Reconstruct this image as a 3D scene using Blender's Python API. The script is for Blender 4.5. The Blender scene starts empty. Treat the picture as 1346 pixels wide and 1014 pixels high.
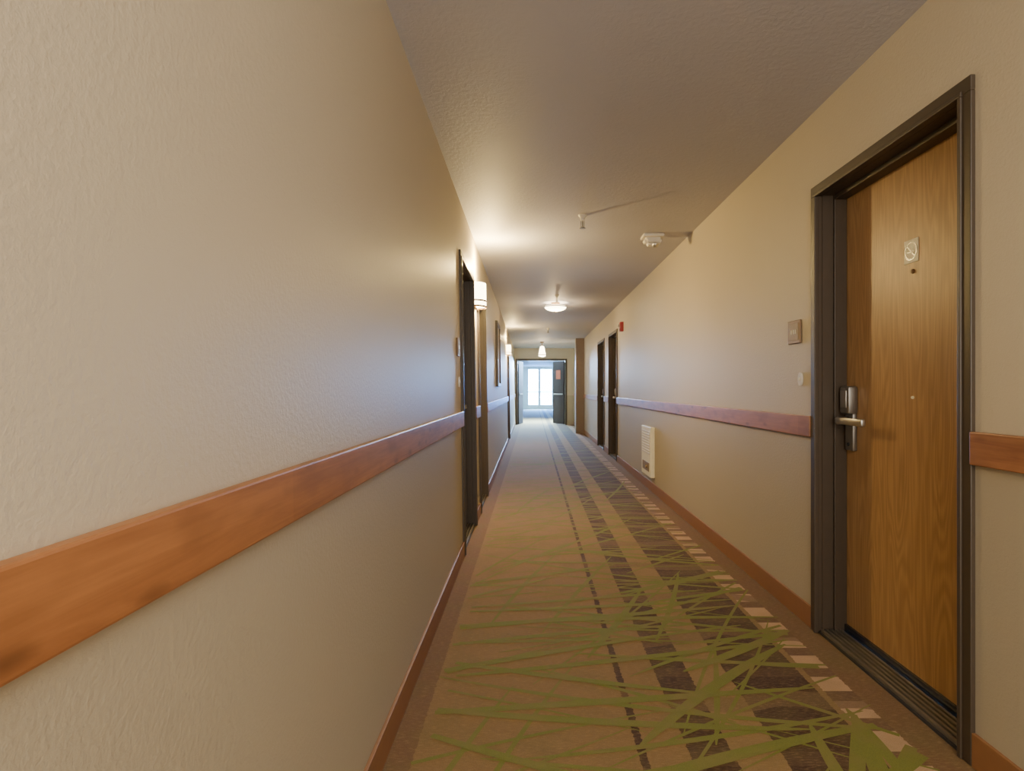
import bpy, bmesh, math, random
from mathutils import Vector, Matrix
random.seed(11)
S=bpy.context.scene
F=760.0; CX=700.0; CY=512.0; H=1.16; ZC=2.5
XR=1.36; XL=-0.4825
# ------------------------------------------------------------------ materials
def newmat(name):
    m=bpy.data.materials.new(name); m.use_nodes=True
    nt=m.node_tree; b=nt.nodes['Principled BSDF']
    return m,nt,b
def N(nt,t,**k):
    n=nt.nodes.new(t)
    for a,v in k.items(): setattr(n,a,v)
    return n
def setin(nt,sock,v):
    if hasattr(v,'is_output'): nt.links.new(v,sock)
    else:
        if isinstance(v,(tuple,list)) and len(v)==3 and sock.type=='RGBA': v=(*v,1)
        sock.default_value=v
def math_(nt,op,a,b=None,c=None):
    n=N(nt,'ShaderNodeMath',operation=op)
    setin(nt,n.inputs[0],a)
    if b is not None: setin(nt,n.inputs[1],b)
    if c is not None: setin(nt,n.inputs[2],c)
    return n.outputs[0]
def mix(nt,f,a,b,blend='MIX'):
    n=N(nt,'ShaderNodeMix',data_type='RGBA',blend_type=blend)
    setin(nt,n.inputs[0],f); setin(nt,n.inputs[6],a); setin(nt,n.inputs[7],b)
    return n.outputs[2]
def pos(nt,scale=(1,1,1)):
    g=N(nt,'ShaderNodeNewGeometry')
    m=N(nt,'ShaderNodeMapping'); m.inputs['Scale'].default_value=scale
    nt.links.new(g.outputs['Position'],m.inputs['Vector'])
    return m.outputs[0]
def noise(nt,vec,scale,detail=3,rough=.5,dist=0):
    n=N(nt,'ShaderNodeTexNoise'); nt.links.new(vec,n.inputs['Vector'])
    n.inputs['Scale'].default_value=scale; n.inputs['Detail'].default_value=detail
    n.inputs['Roughness'].default_value=rough; n.inputs['Distortion'].default_value=dist
    return n.outputs['Fac']
def bump(nt,b,h,strength=.3,dist=.01):
    n=N(nt,'ShaderNodeBump'); n.inputs['Strength'].default_value=strength; n.inputs['Distance'].default_value=dist
    nt.links.new(h,n.inputs['Height']); nt.links.new(n.outputs[0],b.inputs['Normal'])
def ramp(nt,f,stops,interp='LINEAR'):
    n=N(nt,'ShaderNodeValToRGB'); cr=n.color_ramp; cr.interpolation=interp
    while len(cr.elements)<len(stops): cr.elements.new(0.5)
    for e,(p,c) in zip(cr.elements,stops):
        e.position=p; e.color=(*c,1)
    nt.links.new(f,n.inputs[0]); return n.outputs[0]
def sepx(nt):
    g=N(nt,'ShaderNodeNewGeometry'); s=N(nt,'ShaderNodeSeparateXYZ')
    nt.links.new(g.outputs['Position'],s.inputs[0]); return s.outputs
def plain(name,col,rough=.5,metal=0,emit=0,var=.08,ecol=None,spec=.5):
    m,nt,b=newmat(name)
    f=noise(nt,pos(nt),30,2)
    c=mix(nt,f,tuple(x*(1-var) for x in col),tuple(min(1,x*(1+var)) for x in col))
    nt.links.new(c,b.inputs['Base Color'])
    b.inputs['Roughness'].default_value=rough; b.inputs['Metallic'].default_value=metal
    b.inputs['Specular IOR Level'].default_value=spec
    if emit:
        b.inputs['Emission Color'].default_value=(*(ecol or col),1); b.inputs['Emission Strength'].default_value=emit
    return m
def wall_mat():
    m,nt,b=newmat('painted_wall')
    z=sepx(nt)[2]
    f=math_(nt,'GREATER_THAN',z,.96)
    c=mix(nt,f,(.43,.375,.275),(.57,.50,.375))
    big=noise(nt,pos(nt),1.3,3)
    c=mix(nt,big,c,mix(nt,.10,c,(.3,.22,.12)))
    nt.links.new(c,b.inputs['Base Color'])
    b.inputs['Roughness'].default_value=.54
    h=noise(nt,pos(nt),95,4,.65)
    bump(nt,b,h,.42,.0035); return m
def ceil_mat():
    m,nt,b=newmat('textured_ceiling')
    n=noise(nt,pos(nt),1.0,2)
    c=mix(nt,n,(.45,.44,.49),(.51,.50,.545)); nt.links.new(c,b.inputs['Base Color'])
    b.inputs['Roughness'].default_value=.6
    h=noise(nt,pos(nt,(1,1,1)),40,4,.6,.6)
    h=ramp(nt,h,[(.42,(0,0,0)),(.6,(1,1,1))])
    bump(nt,b,h,.24,.003); return m
def rail_mat(name,c1,c2):
    m,nt,b=newmat(name)
    p=pos(nt,(6,.9,14))
    f=noise(nt,p,2.2,5,.6,1.2)
    g=noise(nt,pos(nt,(60,2.5,120)),1.5,3,.6)
    c=ramp(nt,f,[(.3,c1),(.62,c2)])
    c=mix(nt,math_(nt,'MULTIPLY',g,.5),c,tuple(x*.55 for x in c1))
    y=sepx(nt)[1]
    k=math_(nt,'FRACT',math_(nt,'MULTIPLY',math_(nt,'FLOOR',math_(nt,'MULTIPLY',math_(nt,'SUBTRACT',y,1.1),.55)),.617))
    c=mix(nt,math_(nt,'MULTIPLY',k,.35),c,tuple(x*1.2 for x in c2))
    bl=noise(nt,pos(nt,(1,2.5,6)),2.2,2)
    c=mix(nt,ramp(nt,bl,[(.5,(0,0,0)),(.7,(.5,.5,.5))]),c,tuple(x*.65 for x in c1))
    v=N(nt,'ShaderNodeTexVoronoi'); nt.links.new(pos(nt,(1,3,9)),v.inputs['Vector']); v.inputs['Scale'].default_value=1.5
    kn=ramp(nt,v.outputs['Distance'],[(.04,(.8,.8,.8)),(.2,(0,0,0))])
    c=mix(nt,kn,c,tuple(x*.4 for x in c1))
    nt.links.new(c,b.inputs['Base Color']); b.inputs['Roughness'].default_value=.40
    return m
def oak_mat():
    m,nt,b=newmat('oak_veneer')
    f=noise(nt,pos(nt,(3,4.2,.42)),1.9,2,.4,.25)
    w=math_(nt,'SINE',math_(nt,'MULTIPLY',f,110))
    w=math_(nt,'MULTIPLY_ADD',w,.5,.5)
    fine=noise(nt,pos(nt,(80,260,3.2)),1.0,4,.6)
    c=mix(nt,math_(nt,'MULTIPLY',w,.46),(.50,.295,.125),(.28,.145,.055))
    fr=ramp(nt,fine,[(.42,(0,0,0)),(.68,(.6,.6,.6))])
    c=mix(nt,fr,c,(.27,.14,.052))
    nt.links.new(c,b.inputs['Base Color']); b.inputs['Roughness'].default_value=.40
    bump(nt,b,fine,.12,.002); return m
def carpet_mat():
    m,nt,b=newmat('patterned_carpet')
    x,y,z=sepx(nt)
    fx=math_(nt,'DIVIDE',math_(nt,'ADD',x,.6),2.2)
    wob=math_(nt,'MULTIPLY',math_(nt,'SUBTRACT',noise(nt,pos(nt),60,2),.5),.008)
    fx=math_(nt,'ADD',fx,wob)
    P=lambda v:(v+.6)/2.2
    field=(.36,.23,.095); border=(.27,.16,.075); dark=(.11,.062,.032); light=(.38,.25,.105); pink=(.68,.45,.27); dk2=(.15,.088,.043)
    A=ramp(nt,fx,[(0,border),(P(-.385),field),(P(.335),dark),(P(.358),field),(P(.50),dark),(P(.635),light),(P(.79),dark),(P(1.09),field),(P(1.115),pink),(P(1.225),border)],'CONSTANT')
    Bc=ramp(nt,fx,[(0,border),(P(-.385),field),(P(.335),(.24,.14,.065)),(P(.358),field),(P(.50),(.25,.155,.075)),(P(.635),(.30,.195,.09)),(P(.79),(.25,.16,.08)),(P(1.09),field),(P(1.115),(.24,.14,.075)),(P(1.225),border)],'CONSTANT')
    C=ramp(nt,fx,[(0,border),(P(-.385),field),(P(.335),dark),(P(.358),field),(P(.50),dk2),(P(.635),light),(P(.79),(.145,.085,.043)),(P(1.09),field),(P(1.115),(.24,.14,.075)),(P(1.225),border)],'CONSTANT')
    jit=math_(nt,'MULTIPLY',math_(nt,'SUBTRACT',noise(nt,pos(nt,(0,1,0)),1.3,1),.5),.14)
    fr=math_(nt,'FRACT',math_(nt,'DIVIDE',math_(nt,'ADD',y,jit),.185))
    g=math_(nt,'GREATER_THAN',fr,.60)
    c=mix(nt,g,A,C)
    jit2=math_(nt,'MULTIPLY',math_(nt,'SUBTRACT',noise(nt,pos(nt,(2,1,0)),1.3,1),.5),.3)
    fb=math_(nt,'FRACT',math_(nt,'DIVIDE',math_(nt,'ADD',y,jit2),.55))
    blk=math_(nt,'GREATER_THAN',fb,.80)
    c=mix(nt,math_(nt,'MULTIPLY',blk,.75),c,Bc)
    ol=noise(nt,pos(nt),5,3)
    c=mix(nt,ramp(nt,ol,[(.45,(0,0,0)),(.7,(.35,.35,.35))]),c,(.24,.20,.065))
    sp=noise(nt,pos(nt),300,3,.7)
    c=mix(nt,math_(nt,'MULTIPLY',sp,.95),c,mix(nt,1,c,(.34,.31,.26),'MULTIPLY'))
    s2=noise(nt,pos(nt,(40,160,1)),1.0,3,.6)
    c=mix(nt,ramp(nt,s2,[(.5,(0,0,0)),(.7,(.3,.3,.3))]),c,(.42,.27,.12))
    nt.links.new(c,b.inputs['Base Color']); b.inputs['Roughness'].default_value=.95
    b.inputs['Specular IOR Level'].default_value=.2
    bump(nt,b,sp,.6,.004); return m
def green_mat():
    m,nt,b=newmat('carpet_green_yarn')
    sp=noise(nt,pos(nt),300,3,.7); s2=noise(nt,pos(nt),6,3)
    c=mix(nt,sp,(.25,.255,.05),(.115,.12,.022))
    c=mix(nt,ramp(nt,s2,[(.42,(0,0,0)),(.68,(.65,.65,.65))]),c,(.23,.175,.06))
    nt.links.new(c,b.inputs['Base Color']); b.inputs['Roughness'].default_value=.95
    b.inputs['Specular IOR Level'].default_value=.2
    bump(nt,b,sp,.6,.004); return m
def glass_mat():
    m,nt,b=newmat('clear_glass')
    t=N(nt,'ShaderNodeBsdfTransparent'); g=N(nt,'ShaderNodeBsdfGlossy'); g.inputs['Roughness'].default_value=.03
    mx=N(nt,'ShaderNodeMixShader'); mx.inputs[0].default_value=.08
    nt.links.new(t.outputs[0],mx.inputs[1]); nt.links.new(g.outputs[0],mx.inputs[2])
    nt.links.new(mx.outputs[0],nt.nodes['Material Output'].inputs[0]); return m
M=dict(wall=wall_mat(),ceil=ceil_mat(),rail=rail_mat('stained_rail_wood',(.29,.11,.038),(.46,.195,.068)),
 base=plain('brown_baseboard',(.27,.125,.052),.45),
 frame=plain('dark_bronze_paint',(.060,.042,.027),.45),
 oak=oak_mat(),carpet=carpet_mat(),green=green_mat(),glass=glass_mat(),
 metal=plain('satin_nickel',(.50,.48,.45),.40,1), black=plain('black_plastic',(.02,.02,.022),.25),
 gun=plain('dark_satin_metal',(.28,.265,.245),.42,.85),
 alu=plain('dark_threshold_metal',(.20,.17,.13),.4,.5), gap=plain('threshold_groove',(.03,.025,.02),.7),
 cream=plain('cream_plastic',(.85,.80,.62),.45), white=plain('white_plastic',(.72,.68,.6),.4),
 bronze=plain('bronze_metal',(.20,.12,.06),.45,.2), plaque=plain('taupe_plaque',(.26,.18,.09),.5),
 red=plain('red_plastic',(.42,.012,.012),.35),
 shade=plain('lit_opal_shade',(1,.9,.7),.4,0,16,.01,(1,.78,.45)),
 bowl=plain('lit_opal_bowl',(1,.9,.7),.4,0,16,.01,(1,.82,.52)),
 art=plain('muted_canvas',(.30,.24,.16),.6,0,0,.5),
 conc=plain('pale_concrete',(.4,.4,.4),.8), offw=plain('pale_door_paint',(.62,.60,.52),.4),
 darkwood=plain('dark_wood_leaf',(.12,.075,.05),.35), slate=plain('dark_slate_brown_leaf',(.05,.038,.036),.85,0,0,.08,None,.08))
# ------------------------------------------------------------------ geometry helpers
def link(o): bpy.context.scene.collection.objects.link(o); return o
def bx(bm,x0,x1,y0,y1,z0,z1,bev=0,rot=None,mi=0):
    vs=[bm.verts.new(Vector((x,y,z))) for x in (x0,x1) for y in (y0,y1) for z in (z0,z1)]
    fs=[(0,1,3,2),(4,6,7,5),(0,4,5,1),(2,3,7,6),(0,2,6,4),(1,5,7,3)]
    faces=[bm.faces.new([vs[i] for i in f]) for f in fs]
    for f in faces: f.material_index=mi
    if bev:
        es=list({e for f in faces for e in f.edges})
        r=bmesh.ops.bevel(bm,geom=es,offset=bev,segments=2,affect='EDGES',profile=.5)
    return vs
def cyl(bm,c,r1,r2,h,axis='Z',seg=32,caps=True,mi=0):
    mt=Matrix.Translation(c)
    if axis=='X': mt=mt@Matrix.Rotation(math.pi/2,4,'Y')
    if axis=='Y': mt=mt@Matrix.Rotation(-math.pi/2,4,'X')
    r=bmesh.ops.create_cone(bm,cap_ends=caps,segments=seg,radius1=r1,radius2=r2,depth=h,matrix=mt)
    return r
def lathe(bm,cx,cy,prof,seg=40,a0=0,a1=2*math.pi):
    full=abs(a1-a0-2*math.pi)<1e-6
    n=seg if full else seg+1
    rings=[]
    for r,z in prof:
        rings.append([bm.verts.new((cx+r*math.cos(a0+(a1-a0)*i/seg),cy+r*math.sin(a0+(a1-a0)*i/seg),z)) for i in range(n)])
    for a,b in zip(rings,rings[1:]):
        for i in range(seg):
            j=(i+1)%n
            bm.faces.new((a[i],a[j],b[j],b[i]))
def obj(name,bm,mat,parent=None,label=None,category=None,kind=None,group=None,smooth=False,origin='base'):
    bmesh.ops.remove_doubles(bm,verts=bm.verts,dist=1e-6)
    bmesh.ops.recalc_face_normals(bm,faces=bm.faces)
    xs=[v.co for v in bm.verts]
    mn=Vector([min(v[i] for v in xs) for i in range(3)]); mx=Vector([max(v[i] for v in xs) for i in range(3)])
    c=(mn+mx)/2
    if parent is None: c.z=mn.z
    bmesh.ops.translate(bm,verts=bm.verts,vec=-c)
    me=bpy.data.meshes.new(name); bm.to_mesh(me); bm.free()
    for m_ in (mat if isinstance(mat,list) else [mat]): me.materials.append(m_)
    if smooth:
        for p in me.polygons: p.use_smooth=True
        try: me.set_sharp_from_angle(angle=math.radians(35))
        except Exception: pass
    o=link(bpy.data.objects.new(name,me))
    if parent is not None:
        w=wloc(parent); o.parent=parent; o.location=c-w
    else: o.location=c
    meta(o,label,category,kind,group); return o
def wloc(o):
    v=o.location.copy(); p=o.parent
    while p: v+=p.location; p=p.parent
    return v
def meta(o,label,category,kind,group):
    if label: o['label']=label
    if category: o['category']=category
    if kind: o['kind']=kind
    if group: o['group']=group
def empty(name,loc,label,category,kind=None,group=None):
    o=link(bpy.data.objects.new(name,None)); o.location=loc; o.empty_display_size=.1
    meta(o,label,category,kind,group); return o
LEFT=[]   # things that follow the left wall's slight lean
# ------------------------------------------------------------------ doors in walls
Y0,Y1=-3.0,34.0; YE=18.9
doorsR=[(1.776,2.80),(9.23,10.28),(10.9,12.0)]
doorsL=[(4.0,4.97),(5.36,6.32),(12.6,13.6)]
def wall_side(name,X,s,doors,label):
    bm=bmesh.new(); T=.22
    xa,xb=(X,X+T) if s>0 else (X-T,X)
    y=Y0
    for a,b in doors:
        bx(bm,xa,xb,y,a+.02,0,ZC); bx(bm,xa,xb,a+.02,b-.02,2.11,ZC); y=b-.02
    bx(bm,xa,xb,y,Y1,0,ZC)
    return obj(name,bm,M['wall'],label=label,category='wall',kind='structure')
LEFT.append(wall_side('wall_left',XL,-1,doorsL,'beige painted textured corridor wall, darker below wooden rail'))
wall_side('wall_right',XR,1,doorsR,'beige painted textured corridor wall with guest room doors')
# rails & baseboards
def strips(name,X,s,doors,z0,z1,t,mat,label,cat,kind_name):
    segs=[]; y=Y0
    for a,b in doors: segs.append((y,a)); y=b
    segs.append((y,YE)); out=[]
    bm=bmesh.new()
    for a,b in segs:
        xa,xb=(X-t,X) if s>0 else (X,X+t)
        if b-a<.02: continue
        bx(bm,xa,xb,a,b,z0,z1,.004 if z0>.5 else .002)
    return obj(name,bm,mat,label=label,category=cat,kind='structure')
LEFT.append(strips('trim_1',XL,-1,doorsL,.905,1.008,.022,M['rail'],'orange-brown stained wooden chair rail on beige wall','chair rail',0))
strips('trim_2',XR,1,doorsR+[(15.2,15.25)],.928,1.03,.02,M['rail'],'orange-brown stained wooden chair rail beside oak door','chair rail',0)
LEFT.append(strips('baseboard_left',XL,-1,doorsL,0,.105,.012,M['base'],'reddish brown baseboard along beige wall','baseboard',0))
strips('baseboard_right',XR,1,doorsR,0,.105,.012,M['base'],'reddish brown baseboard along beige wall','baseboard',0)
# ------------------------------------------------------------------ door builder
def door(n,X,s,ya,yb,label,leafmat,full=False,group=None):
    fx=lambda d:X+s*d
    def B(bm,d0,d1,*r,**k):
        a,b=sorted((fx(d0),fx(d1))); bx(bm,a,b,*r,**k)
    root=empty(f'door_{n}',(fx(.05),(ya+yb)/2,0),label,'door','structure',group)
    bm=bmesh.new()
    w=.048
    for (p,q,dirn) in ((ya,ya+w,1),(yb-w,yb,-1)):
        B(bm,-.014,.02,p,q,0,2.13-w,bev=.003)
        i0,i1=(q-.012,q+.004) if dirn>0 else (p-.004,p+.012)
        B(bm,-.020,.0,i0,i1,0,2.078,bev=.003)
        j0,j1=(ya+.02,ya+w) if dirn>0 else (yb-w,yb-.02)
        B(bm,.02,.18,j0,j1,0,2.11)
        t0,t1=(q,q+.016) if dirn>0 else (p-.016,p)
        B(bm,.07,.128,t0,t1,0,2.06,bev=.002)
    B(bm,-.014,.02,ya,yb,2.13-w,2.13,bev=.003)
    B(bm,-.020,.0,ya+w-.012,yb-w+.012,2.078,2.094,bev=.003)
    B(bm,.02,.18,ya+.02,yb-.02,2.082,2.11)
    B(bm,.07,.128,ya+w,yb-w,2.06,2.082,bev=.002)
    obj('door_frame',bm,M['frame'],root,label='dark bronze painted metal door frame')
    bm=bmesh.new(); B(bm,.13,.175,ya+w+.002,yb-w-.002,.035,2.08,bev=.002)
    leaf=obj('door_leaf',bm,leafmat,root)
    bm=bmesh.new()
    B(bm,.0,.18,ya+w,yb-w,0,.010,mi=1)
    for i in range(5): B(bm,.006+i*.022,.018+i*.022,ya+w+.01,yb-w-.01,.010,.024,bev=.0015)
    obj('threshold',bm,[M['alu'],M['gap']],root,label='dark ribbed metal door threshold')
    bm=bmesh.new(); B(bm,.116,.13,ya+w+.01,yb-w-.01,.012,.05,bev=.002)
    obj('door_sweep',bm,M['black'],leaf)
    yc=yb-w-.07
    bm=bmesh.new()
    B(bm,.106,.13,yc-.034,yc+.034,.875,1.05,bev=.008)
    lock=obj('lock_body',bm,M['gun'],leaf,smooth=True,label='satin grey metal lock plate')
    bm=bmesh.new()
    B(bm,.082,.13,yc-.042,yc+.040,1.045,1.175,bev=.013)
    obj('card_reader',bm,M['gun'],lock,smooth=True,label='satin rounded card reader housing')
    bm=bmesh.new()
    B(bm,.079,.084,yc-.026,yc+.024,1.075,1.155,bev=.002)
    obj('reader_cover',bm,M['metal'],lock,smooth=True)
    bm=bmesh.new()
    c=(fx(.085),yc,1.015); cyl(bm,c,.019,.019,.06,'X')
    B(bm,.050,.072,yc-.2,yc+.020,.998,1.031,bev=.007)
    obj('lever_handle',bm,M['metal'],lock,smooth=True,label='satin nickel lever handle')
    bm=bmesh.new(); cyl(bm,(fx(.128),yc,.905),.008,.008,.052,'X',16)
    obj('key_cylinder',bm,M['black'],lock,smooth=True)
    if full:
        bm=bmesh.new(); cyl(bm,(fx(.127),2.262,1.622),.009,.009,.008,'X',24); cyl(bm,(fx(.123),2.262,1.622),.005,.005,.006,'X',24)
        obj('peephole',bm,M['bronze'],leaf,smooth=True,label='round bronze door viewer')
        bm=bmesh.new(); cyl(bm,(fx(.128),2.262,1.128),.006,.006,.006,'X',24); cyl(bm,(fx(.124),2.262,1.128),.004,.004,.004,'X',24)
        obj('peephole',bm,M['cream'],leaf,smooth=True,label='small low brass door viewer')
        yy=2.272; zz=1.703; d=.1265
        bm=bmesh.new(); B(bm,d,.13,yy-.042,yy+.042,zz-.046,zz+.046,bev=.001)
        sg=obj('no_smoking_sign',bm,M['cream'],leaf,label='cream square plaque with no-smoking symbol')
        bm=bmesh.new(); xx=fx(d-.0008); R=.037; r=.0305; n_=40
        vo=[bm.verts.new((xx,yy+R*math.cos(2*math.pi*i/n_),zz+R*math.sin(2*math.pi*i/n_))) for i in range(n_)]
        vi=[bm.verts.new((xx,yy+r*math.cos(2*math.pi*i/n_),zz+r*math.sin(2*math.pi*i/n_))) for i in range(n_)]
        for i in range(n_): bm.faces.new((vo[i],vo[(i+1)%n_],vi[(i+1)%n_],vi[i]))
        def q(p,w2):
            (a,b),(c2,d2)=p; dv=Vector((c2-a,d2-b)).normalized(); nv=Vector((-dv.y,dv.x))*w2
            bm.faces.new([bm.verts.new((xx,yy+u,zz+v)) for u,v in ((a+nv.x,b+nv.y),(c2+nv.x,d2+nv.y),(c2-nv.x,d2-nv.y),(a-nv.x,b-nv.y))])
        q(((.024,.024),(-.024,-.024)),.0028)
        q(((.020,-.003),(-.012,-.003)),.0026)
        q(((-.0135,-.003),(-.018,-.003)),.0026)
        q(((-.014,.003),(-.010,.011)),.0008); q(((-.010,.011),(-.015,.016)),.0008)
        obj('no_smoking_symbol',bm,M['black'],sg,label='black crossed-out cigarette symbol')
    return root
door(1,XR,1,1.776,2.80,'oak veneer guest room door with electronic lock',M['oak'],True)
door(2,XR,1,9.23,10.28,'oak door in dark metal frame beside fire alarm',M['oak'])
door(3,XR,1,10.9,12.0,'oak door in dark metal frame near corridor end',M['oak'])
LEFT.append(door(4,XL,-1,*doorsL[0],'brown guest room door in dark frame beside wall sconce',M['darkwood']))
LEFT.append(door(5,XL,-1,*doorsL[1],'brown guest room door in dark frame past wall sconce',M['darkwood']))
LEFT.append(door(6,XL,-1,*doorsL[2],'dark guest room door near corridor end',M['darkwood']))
# ------------------------------------------------------------------ floor with carpet pattern
bm=bmesh.new()
bx(bm,XL-.35,XR+.25,Y0-.2,Y1+.2,-.1,0,mi=0)
def blade(p,ang,L,w,curv,z):
    n=22; a=ang-curv*L/2; q=Vector(p)-Vector((math.cos(ang),math.sin(ang)))*L/2
    rows=[]
    for i in range(n+1):
        t=i/n; aa=a+curv*L*t
        d=Vector((math.cos(aa),math.sin(aa))); nn=Vector((-d.y,d.x))
        ww=w*(.2+.8*max(0,math.sin(math.pi*t))**.6)*.5
        rows.append((q+nn*ww,q-nn*ww)); q=q+d*L/n
    prev=None
    for l,r in rows:
        ok=-.38<min(l.x,r.x) and max(l.x,r.x)<1.25 and min(l.y,r.y)>Y0
        cur=(bm.verts.new((l.x,l.y,z)),bm.verts.new((r.x,r.y,z))) if ok else None
        if prev and cur:
            f=bm.faces.new((prev[0],prev[1],cur[1],cur[0])); f.material_index=1
        prev=cur
k=0
def scatter(n,ya,yb,wmin,wmax):
    global k
    for i in range(n):
        k+=1
        y=random.uniform(ya,yb); x=random.uniform(-.35,1.2)
        r=random.random()
        a=random.gauss(.18,.22) if r<.55 else (random.gauss(-.35,.3) if r<.75 else random.uniform(.5,1.3))
        blade((x,y),a,random.uniform(.6,1.9),random.uniform(wmin,wmax),random.uniform(-.16,.16),.0006+k*2e-6)
scatter(22,.8,1.9,.008,.030)
scatter(48,1.9,3.6,.009,.036)
scatter(34,3.6,5.0,.012,.038)
scatter(38,5.0,7.0,.016,.040)
scatter(60,7.0,17,.014,.040)
for (x,y,a,L,w,c) in [(.25,2.95,.18,1.7,.046,.05),(.5,2.9,.05,1.5,.040,-.08),(.35,3.1,.12,1.5,.038,.05),(.3,3.2,.2,1.4,.034,0),(.75,2.25,.75,1.1,.05,-.2),(.2,2.05,-.1,1.5,.040,.1),
        (.55,1.75,.35,1.5,.05,-.15),(1.02,1.72,1.25,.7,.06,.3),(1.1,1.7,.9,.6,.05,-.3),(1.12,1.85,1.5,.5,.04,.2),(.95,2.6,.6,.8,.05,.15),(0,1.8,-.4,1.0,.034,.1),
        (1.0,1.8,1.05,.6,.045,.2),(.93,1.75,1.45,.5,.04,-.2),(1.1,1.75,.55,.5,.045,.1),
        (.0,2.5,.35,1.2,.042,-.1),(.1,2.35,-.25,1.2,.034,.1),(.9,3.5,.5,.9,.045,.1),(.95,3.9,-.3,.8,.04,.1),(.4,2.5,.22,1.6,.038,.05),(.3,2.15,.12,1.6,.042,0)]:
    k+=1; blade((x,y),a,L,w,c,.0006+k*2e-6)
obj('floor',bm,[M['carpet'],M['green']],label='brown striped carpet with scattered green grass-like lines',category='carpet floor',kind='structure')
bm=bmesh.new(); bx(bm,XL-.35,XR+.25,Y0-.2,Y1+.2,ZC,ZC+.1)
obj('ceiling',bm,M['ceil'],label='textured grey-beige painted corridor ceiling',category='ceiling',kind='structure')
bm=bmesh.new(); bx(bm,XL-.25,XR+.25,Y0-.2,Y0,0,ZC)
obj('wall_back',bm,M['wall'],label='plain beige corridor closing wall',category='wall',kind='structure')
# end wall with double door opening
ox0,ox1=-.50,1.08
bm=bmesh.new()
bx(bm,XL-.15,ox0,YE,YE+.15,0,ZC); bx(bm,ox1,XR,YE,YE+.15,0,ZC); bx(bm,ox0,ox1,YE,YE+.15,2.13,ZC)
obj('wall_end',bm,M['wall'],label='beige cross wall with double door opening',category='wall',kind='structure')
bm=bmesh.new(); bx(bm,1.14,XR+.02,15.2,15.5,0,ZC)
obj('wall_pilaster',bm,plain('brown_pilaster_paint',(.24,.17,.115),.5),label='brown full-height pilaster on corridor wall',category='pilaster',kind='structure')
root=empty('door_7',((ox0+ox1)/2,YE,0),'brown double corridor doors standing open','double door','structure')
bm=bmesh.new()
for a,b in ((ox0-.045,ox0+.02),(ox1-.02,ox1+.05)): bx(bm,a,b,YE-.02,YE+.17,0,2.1,.003)
bx(bm,ox0-.045,ox1+.05,YE-.02,YE+.17,2.1,2.16,.003)
obj('door_frame',bm,M['frame'],root)
def leaf(hx,sgn,th,sign=False):
    bm=bmesh.new(); bx(bm,0,.72,-.022,.022,.01,2.09,.002)
    b2=bmesh.new(); bx(b2,.06,.66,-.045,-.035,.98,1.02,.002); bx(b2,.07,.1,-.04,-.02,.985,1.015); bx(b2,.62,.65,-.04,-.02,.985,1.015)
    b3=bmesh.new(); bx(b3,.02,.70,-.025,-.022,.02,.22)
    b4=bmesh.new(); bx(b4,.22,.50,-.026,-.021,1.50,1.80)
    mt=Matrix.Translation((hx,YE+.16,0))@Matrix.Scale(sgn,4,(1,0,0))@Matrix.Rotation(th,4,'Z')
    for b in (bm,b2,b3,b4): b.transform(mt)
    l=obj('door_leaf',bm,M['slate'],root)
    obj('push_bar',b2,M['gun'],l); obj('kick_plate',b3,M['slate'],l)
    if sign: obj('door_sign',b4,plain('reddish_sign',(.45,.12,.06),.7,0,0,.08,None,.1),l,label='small plain reddish door sign')
    else: b4.free()
leaf(ox1-.03,-1,math.radians(62),True); leaf(ox0+.03,1,math.radians(80))
# glazed end: exterior double door
GY=34.0
bm=bmesh.new()
gx0,gx1,gz=-.33,1.22,2.42
bx(bm,XL-.3,gx0,GY,GY+.15,0,ZC); bx(bm,gx1,XR+.2,GY,GY+.15,0,ZC); bx(bm,gx0,gx1,GY,GY+.15,gz,ZC)
obj('wall_far',bm,M['offw'],label='pale wall around glazed entrance doors',category='wall',kind='structure')
root=empty('window_1',((gx0+gx1)/2,GY,0),'glazed double entrance doors letting in daylight','glass door','structure')
bm=bmesh.new()
mid=.40
for a,b in ((gx0,gx0+.09),(mid-.08,mid+.08),(gx1-.09,gx1)): bx(bm,a,b,GY-.02,GY+.06,0,gz,.004)
bx(bm,gx0,gx1,GY-.015,GY+.055,gz-.1,gz,.004); bx(bm,gx0,gx1,GY-.015,GY+.055,0,.25,.004); bx(bm,gx0,gx1,GY-.015,GY+.055,.98,1.06,.004)
obj('window_frame',bm,M['offw'],root)
bm=bmesh.new(); bx(bm,gx0+.03,gx1-.03,GY+.01,GY+.02,.2,gz-.04)
obj('glass_pane',bm,M['glass'],root)
bm=bmesh.new(); bx(bm,-8,9,GY+.2,GY+30,-.1,-.02)
obj('ground',bm,M['conc'],label='pale concrete paving outside the glass doors',category='ground',kind='structure')
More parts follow.
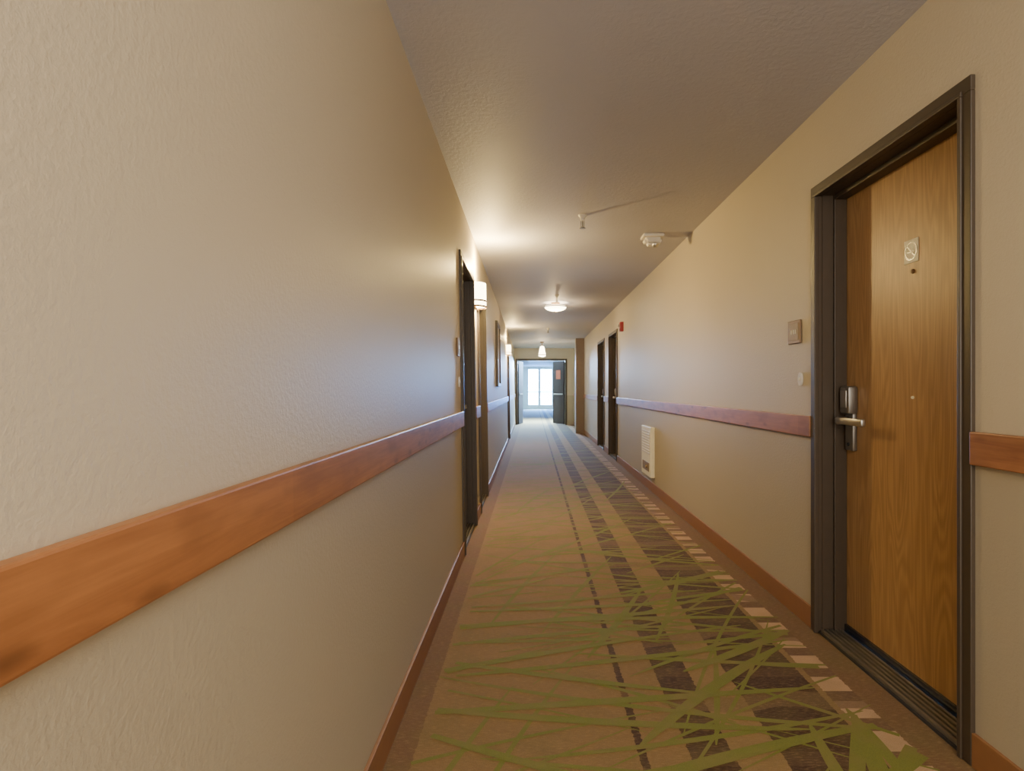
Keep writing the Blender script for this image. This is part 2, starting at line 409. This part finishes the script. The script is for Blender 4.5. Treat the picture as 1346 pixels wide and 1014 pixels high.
# ------------------------------------------------------------------ fixtures
def light(kind,name,loc,power,col,size=.1,rot=(0,0,0),size_y=None,spread=None):
    l=bpy.data.lights.new(name,kind); l.energy=power; l.color=col
    if kind=='AREA':
        l.size=size
        if size_y: l.shape='RECTANGLE'; l.size_y=size_y
        if spread: l.spread=spread
    elif kind=='POINT': l.shadow_soft_size=size
    o=link(bpy.data.objects.new(name,l)); o.location=loc; o.rotation_euler=rot; return o
WARM=(1,.72,.36)
def sconce(y,p,label):
    X=XL-.006*(y-1.5)
    r=empty('wall_sconce',(XL,y,1.86),label,'wall lamp',group='corridor wall sconces')
    bm=bmesh.new(); bx(bm,XL,XL+.02,y-.06,y+.06,1.88,2.10,.004)
    obj('back_plate',bm,M['bronze'],r)
    bm=bmesh.new()
    lathe(bm,XL+.004,y,[(.125,1.90),(.125,2.10),(.118,2.10),(.118,1.90),(.125,1.90)],24,-math.pi/2,math.pi/2)
    for v in bm.verts: v.co.x=XL+.004+(v.co.x-XL-.004)*.78
    obj('lamp_shade',bm,M['shade'],r,smooth=True,label='glowing half-round opal shade')
    bm=bmesh.new()
    for z in (1.885,1.935):
        lathe(bm,XL+.004,y,[(.131,z),(.131,z+.014),(.124,z+.014),(.124,z),(.131,z)],24,-math.pi/2,math.pi/2)
    for v in bm.verts: v.co.x=XL+.004+(v.co.x-XL-.004)*.78
    obj('metal_band',bm,M['bronze'],r,smooth=True)
    light('POINT','sconce_bulb_glow',(X+.11,y,2.26),p,(1,.70,.26),0)
    light('AREA','sconce_bulb_down',(X+.045,y,1.9),15,WARM,.07)
    return r
LEFT.append(sconce(5.165,88,'half-round glowing wall sconce between two doors'))
LEFT.append(sconce(12.3,50,'half-round glowing wall sconce beside dark door'))
def dome(x,y,p,label):
    r=empty('ceiling_light',(x,y,ZC-.14),label,'ceiling lamp')
    bm=bmesh.new(); lathe(bm,x,y,[(0,ZC),(.07,ZC),(.065,ZC-.02),(.015,ZC-.03),(.012,ZC-.06),(0,ZC-.06)])
    obj('canopy',bm,M['bronze'],r,smooth=True)
    bm=bmesh.new()
    pr=[(.165,ZC-.055),(.165,ZC-.07)]+[(.165*math.cos(t),ZC-.07-.06*math.sin(t)) for t in [i*math.pi/2/10 for i in range(1,10)]]+[(0,ZC-.131)]
    lathe(bm,x,y,pr); obj('glass_bowl',bm,M['bowl'],r,smooth=True,label='glowing opal glass bowl')
    bm=bmesh.new(); lathe(bm,x,y,[(.17,ZC-.072),(.17,ZC-.058),(.163,ZC-.058),(.163,ZC-.072),(.17,ZC-.072)])
    obj('metal_rim',bm,M['bronze'],r,smooth=True)
    bm=bmesh.new(); lathe(bm,x,y,[(0,ZC-.128),(.012,ZC-.132),(.008,ZC-.145),(0,ZC-.148)],16)
    obj('finial',bm,M['bronze'],r,smooth=True)
    light('POINT','ceiling_bulb',(x,y,ZC-.2),p,WARM,0)
dome(.355,8.95,20,'shallow opal glass bowl ceiling light')
x,y=.27,16.3
r=empty('pendant_lamp',(x,y,2.02),'glowing drum pendant lamp in front of double doors','pendant lamp')
bm=bmesh.new(); lathe(bm,x,y,[(0,ZC),(.06,ZC),(.05,ZC-.03),(.01,ZC-.035),(.01,2.36),(0,2.36)],24); obj('canopy',bm,M['bronze'],r,smooth=True)
bm=bmesh.new(); lathe(bm,x,y,[(.02,2.38),(.06,2.36),(.10,2.14),(.095,2.09),(0,2.07)],32); obj('lamp_shade',bm,M['bowl'],r,smooth=True)
bm=bmesh.new(); lathe(bm,x,y,[(.105,2.12),(.105,2.14),(.098,2.14),(.098,2.12),(.105,2.12)],32); obj('metal_band',bm,M['bronze'],r,smooth=True)
light('POINT','pendant_bulb',(x,y,1.97),26,WARM,0)
def sprinkler(x,y):
    r=empty('fire_sprinkler',(x,y,ZC-.1),'small white pendent fire sprinkler on ceiling','fire sprinkler',group='ceiling fire sprinklers')
    bm=bmesh.new(); lathe(bm,x,y,[(0,ZC),(.035,ZC),(.030,ZC-.01),(.016,ZC-.025),(.014,ZC-.045),(0,ZC-.045)],24); obj('escutcheon',bm,M['white'],r,smooth=True)
    bm=bmesh.new()
    for s in (-1,1): bx(bm,x+s*.012-.003,x+s*.012+.003,y-.003,y+.003,ZC-.088,ZC-.04,.001)
    bx(bm,x-.015,x+.015,y-.004,y+.004,ZC-.094,ZC-.086,.001); cyl(bm,(x,y,ZC-.065),.005,.005,.045,seg=12)
    obj('sprinkler_head',bm,M['gun'],r)
    bm=bmesh.new()
    cyl(bm,(x,y,ZC-.1),.019,.019,.004,seg=20)
    for i in range(10):
        a=i*math.pi/5; cyl(bm,(x+.020*math.cos(a),y+.020*math.sin(a),ZC-.1),.004,.004,.003,seg=8)
    obj('deflector',bm,M['gun'],r)
for p in ((.385,4.45),(.345,8.2),(.34,12.7)): sprinkler(*p)
x,y=1.04,5.02
r=empty('smoke_alarm',(x,y,ZC-.12),'white ceiling-mounted alarm unit with clear strobe lens','smoke alarm')
bm=bmesh.new(); bx(bm,x-.09,x+.09,y-.08,y+.08,ZC-.03,ZC,.01); obj('base_plate',bm,M['white'],r,smooth=True)
bm=bmesh.new(); vs=bx(bm,x-.085,x+.085,y-.07,y+.07,ZC-.095,ZC-.03)
for v in vs:
    if v.co.z<ZC-.08: v.co.x=x+(v.co.x-x)*.7; v.co.y=y+(v.co.y-y)*.7
bmesh.ops.bevel(bm,geom=bm.edges[:],offset=.022,segments=5,affect='EDGES')
obj('housing',bm,M['white'],r,smooth=True)
bm=bmesh.new(); lathe(bm,x+.02,y-.02,[(.03,ZC-.085),(.028,ZC-.1),(.018,ZC-.112),(0,ZC-.116)],20); obj('strobe_lens',bm,M['metal'],r,smooth=True)
def plaque(X,s,y,z):
    f=lambda a,b:sorted((X-s*a,X-s*b))
    r=empty('room_sign',(X-s*.006,y,z-.063),'small square bronze-framed room sign beside door','sign',group='room signs beside doors')
    bm=bmesh.new(); a,b=f(0,.010)
    bx(bm,a,b,y-.070,y+.070,z-.060,z+.060,.004); obj('sign_frame',bm,M['bronze'],r)
    bm=bmesh.new(); a,b=f(.009,.012); bx(bm,a,b,y-.053,y+.053,z-.043,z+.043,.001); obj('sign_panel',bm,M['plaque'],r)
    bm=bmesh.new(); a,b=f(.0115,.013)
    for i in range(3): bx(bm,a,b,y-.03+i*.024,y-.02+i*.024,z-.010,z+.012)
    obj('sign_numerals',bm,M['cream'],r)
    return r
plaque(XR,1,2.99,1.455)
LEFT.append(plaque(XL,-1,3.86,1.44))
def oval_plate(X,s,y,z):  # white oval on the wall with a small round button
    r=empty('wall_plate',(X-s*.004,y,z-.035),'small oval white wall plate with button beside door','wall_plate',group='oval plates beside doors')
    bm=bmesh.new(); cyl(bm,(X-s*.003,y,z),.02,.02,.014,'X',24)
    for v in bm.verts: v.co.z=z+(v.co.z-z)*1.7
    obj('plate_body',bm,M['white'],r,smooth=True)
    bm=bmesh.new(); cyl(bm,(X-s*.011,y,z),.008,.007,.005,'X',20); obj('plate_button',bm,M['cream'],r,smooth=True)
    return r
oval_plate(XR,1,2.925,1.212)
LEFT.append(oval_plate(XL,-1,3.88,1.21))
y0,y1,z0,z1=6.42,6.95,.17,.735
r=empty('wall_heater',(XR-.03,(y0+y1)/2,z0),'white slim wall heater panel below chair rail','wall heater')
bm=bmesh.new(); bx(bm,XR-.05,XR,y0,y1,z0,z1,.008); obj('heater_body',bm,M['cream'],r)
bm=bmesh.new()
for i in range(9): bx(bm,XR-.056,XR-.049,y0+.05,y1-.05,z0+.26+i*.03,z0+.275+i*.03,.001)
obj('louver_grille',bm,M['white'],r)
bm=bmesh.new(); bx(bm,XR-.054,XR-.049,y0+.08,y1-.08,z0+.06,z0+.16,.002); cyl(bm,(XR-.06,y0+.2,z0+.11),.02,.018,.02,'X',24); obj('control_dial',bm,M['plaque'],r)
y,z=8.7,2.1
r=empty('fire_alarm',(XR-.03,y,z-.07),'red fire alarm horn with clear strobe beside door','fire alarm')
bm=bmesh.new(); bx(bm,XR-.05,XR+.004,y-.06,y+.06,z-.07,z+.07,.006); obj('alarm_housing',bm,M['red'],r)
bm=bmesh.new(); bx(bm,XR-.075,XR-.05,y-.02,y+.03,z-.0,z+.04,.006); obj('strobe_lens',bm,M['white'],r)
bm=bmesh.new()
for i in range(4): bx(bm,XR-.053,XR-.049,y-.04,y+.04,z-.055+i*.01,z-.051+i*.01)
obj('horn_grille',bm,M['black'],r)
for (ya,yb,z0,z1) in ((8.3,9.1,1.2,2.15),):
    r=empty('framed_picture',(XL+.02,(ya+yb)/2,z0),'tall dark-framed picture on beige wall','picture')
    bm=bmesh.new()
    bx(bm,XL,XL+.035,ya,ya+.05,z0,z1,.004); bx(bm,XL,XL+.035,yb-.05,yb,z0,z1,.004)
    bx(bm,XL,XL+.035,ya+.05,yb-.05,z0,z0+.05,.004); bx(bm,XL,XL+.035,ya+.05,yb-.05,z1-.05,z1,.004)
    obj('picture_frame',bm,M['frame'],r)
    bm=bmesh.new(); bx(bm,XL+.003,XL+.015,ya+.03,yb-.03,z0+.03,z1-.03); obj('canvas',bm,M['art'],r)
    LEFT.append(r)
px=Vector((XL,0,H)); a=-.0143
pz=Vector((XL,1.5,0))
MM=Matrix.Translation(pz)@Matrix.Rotation(.006,4,'Z')@Matrix.Translation(-pz)@Matrix.Translation(px)@Matrix.Rotation(a,4,'Y')@Matrix.Translation(-px)
bpy.context.view_layer.update()
for o in LEFT: o.matrix_world=MM@o.matrix_world
# ------------------------------------------------------------------ lights
R90=math.radians(90)
SOFT=(1,.91,.77)
light('AREA','hall_lamp',(.45,-1.2,2.2),56,SOFT,1.4,(math.radians(50),0,0),.9)
light('AREA','back_fill',(.45,-2.4,1.2),76,SOFT,1.6,(R90,0,0),1.8)  # added fill panel near the back wall, out of view
for (yy,p) in ((6.6,5),(11,7),(14.6,7)):
    light('POINT','fill_point',(.45,yy,1.6),p,(.88,.92,1),0)  # fill points added along the corridor axis, no fixture there
light('POINT','vestibule_fill',(.4,27,2.3),70,(.5,.75,1),0)  # cool point light added in the vestibule without a fixture
pl=light('AREA','daylight_portal',((gx0+gx1)/2,GY+.12,1.3),1,(1,1,1),1.55,(-R90,0,0),2.4); pl.data.cycles.is_portal=True
light('AREA','carpet_fill',(.55,21.0,2.38),3200,(.34,.62,1),1.0,(math.radians(-38),0,0),1.0)  # area light added out of sight above the header, brightens the far carpet
w=bpy.data.worlds.new('World'); S.world=w; w.use_nodes=True
bg=w.node_tree.nodes['Background']; bg.inputs[0].default_value=(.13,.38,1,1); bg.inputs[1].default_value=380
cd=bpy.data.cameras.new('Camera'); cam=link(bpy.data.objects.new('Camera',cd)); S.camera=cam
cam.location=(0,0,H); cam.rotation_euler=(math.pi/2,0,0)
cd.sensor_width=36; cd.lens=F/1346*36; cd.clip_start=.02; cd.clip_end=200
cd.shift_x=-(CX-673)/1346; cd.shift_y=(CY-507)/1346
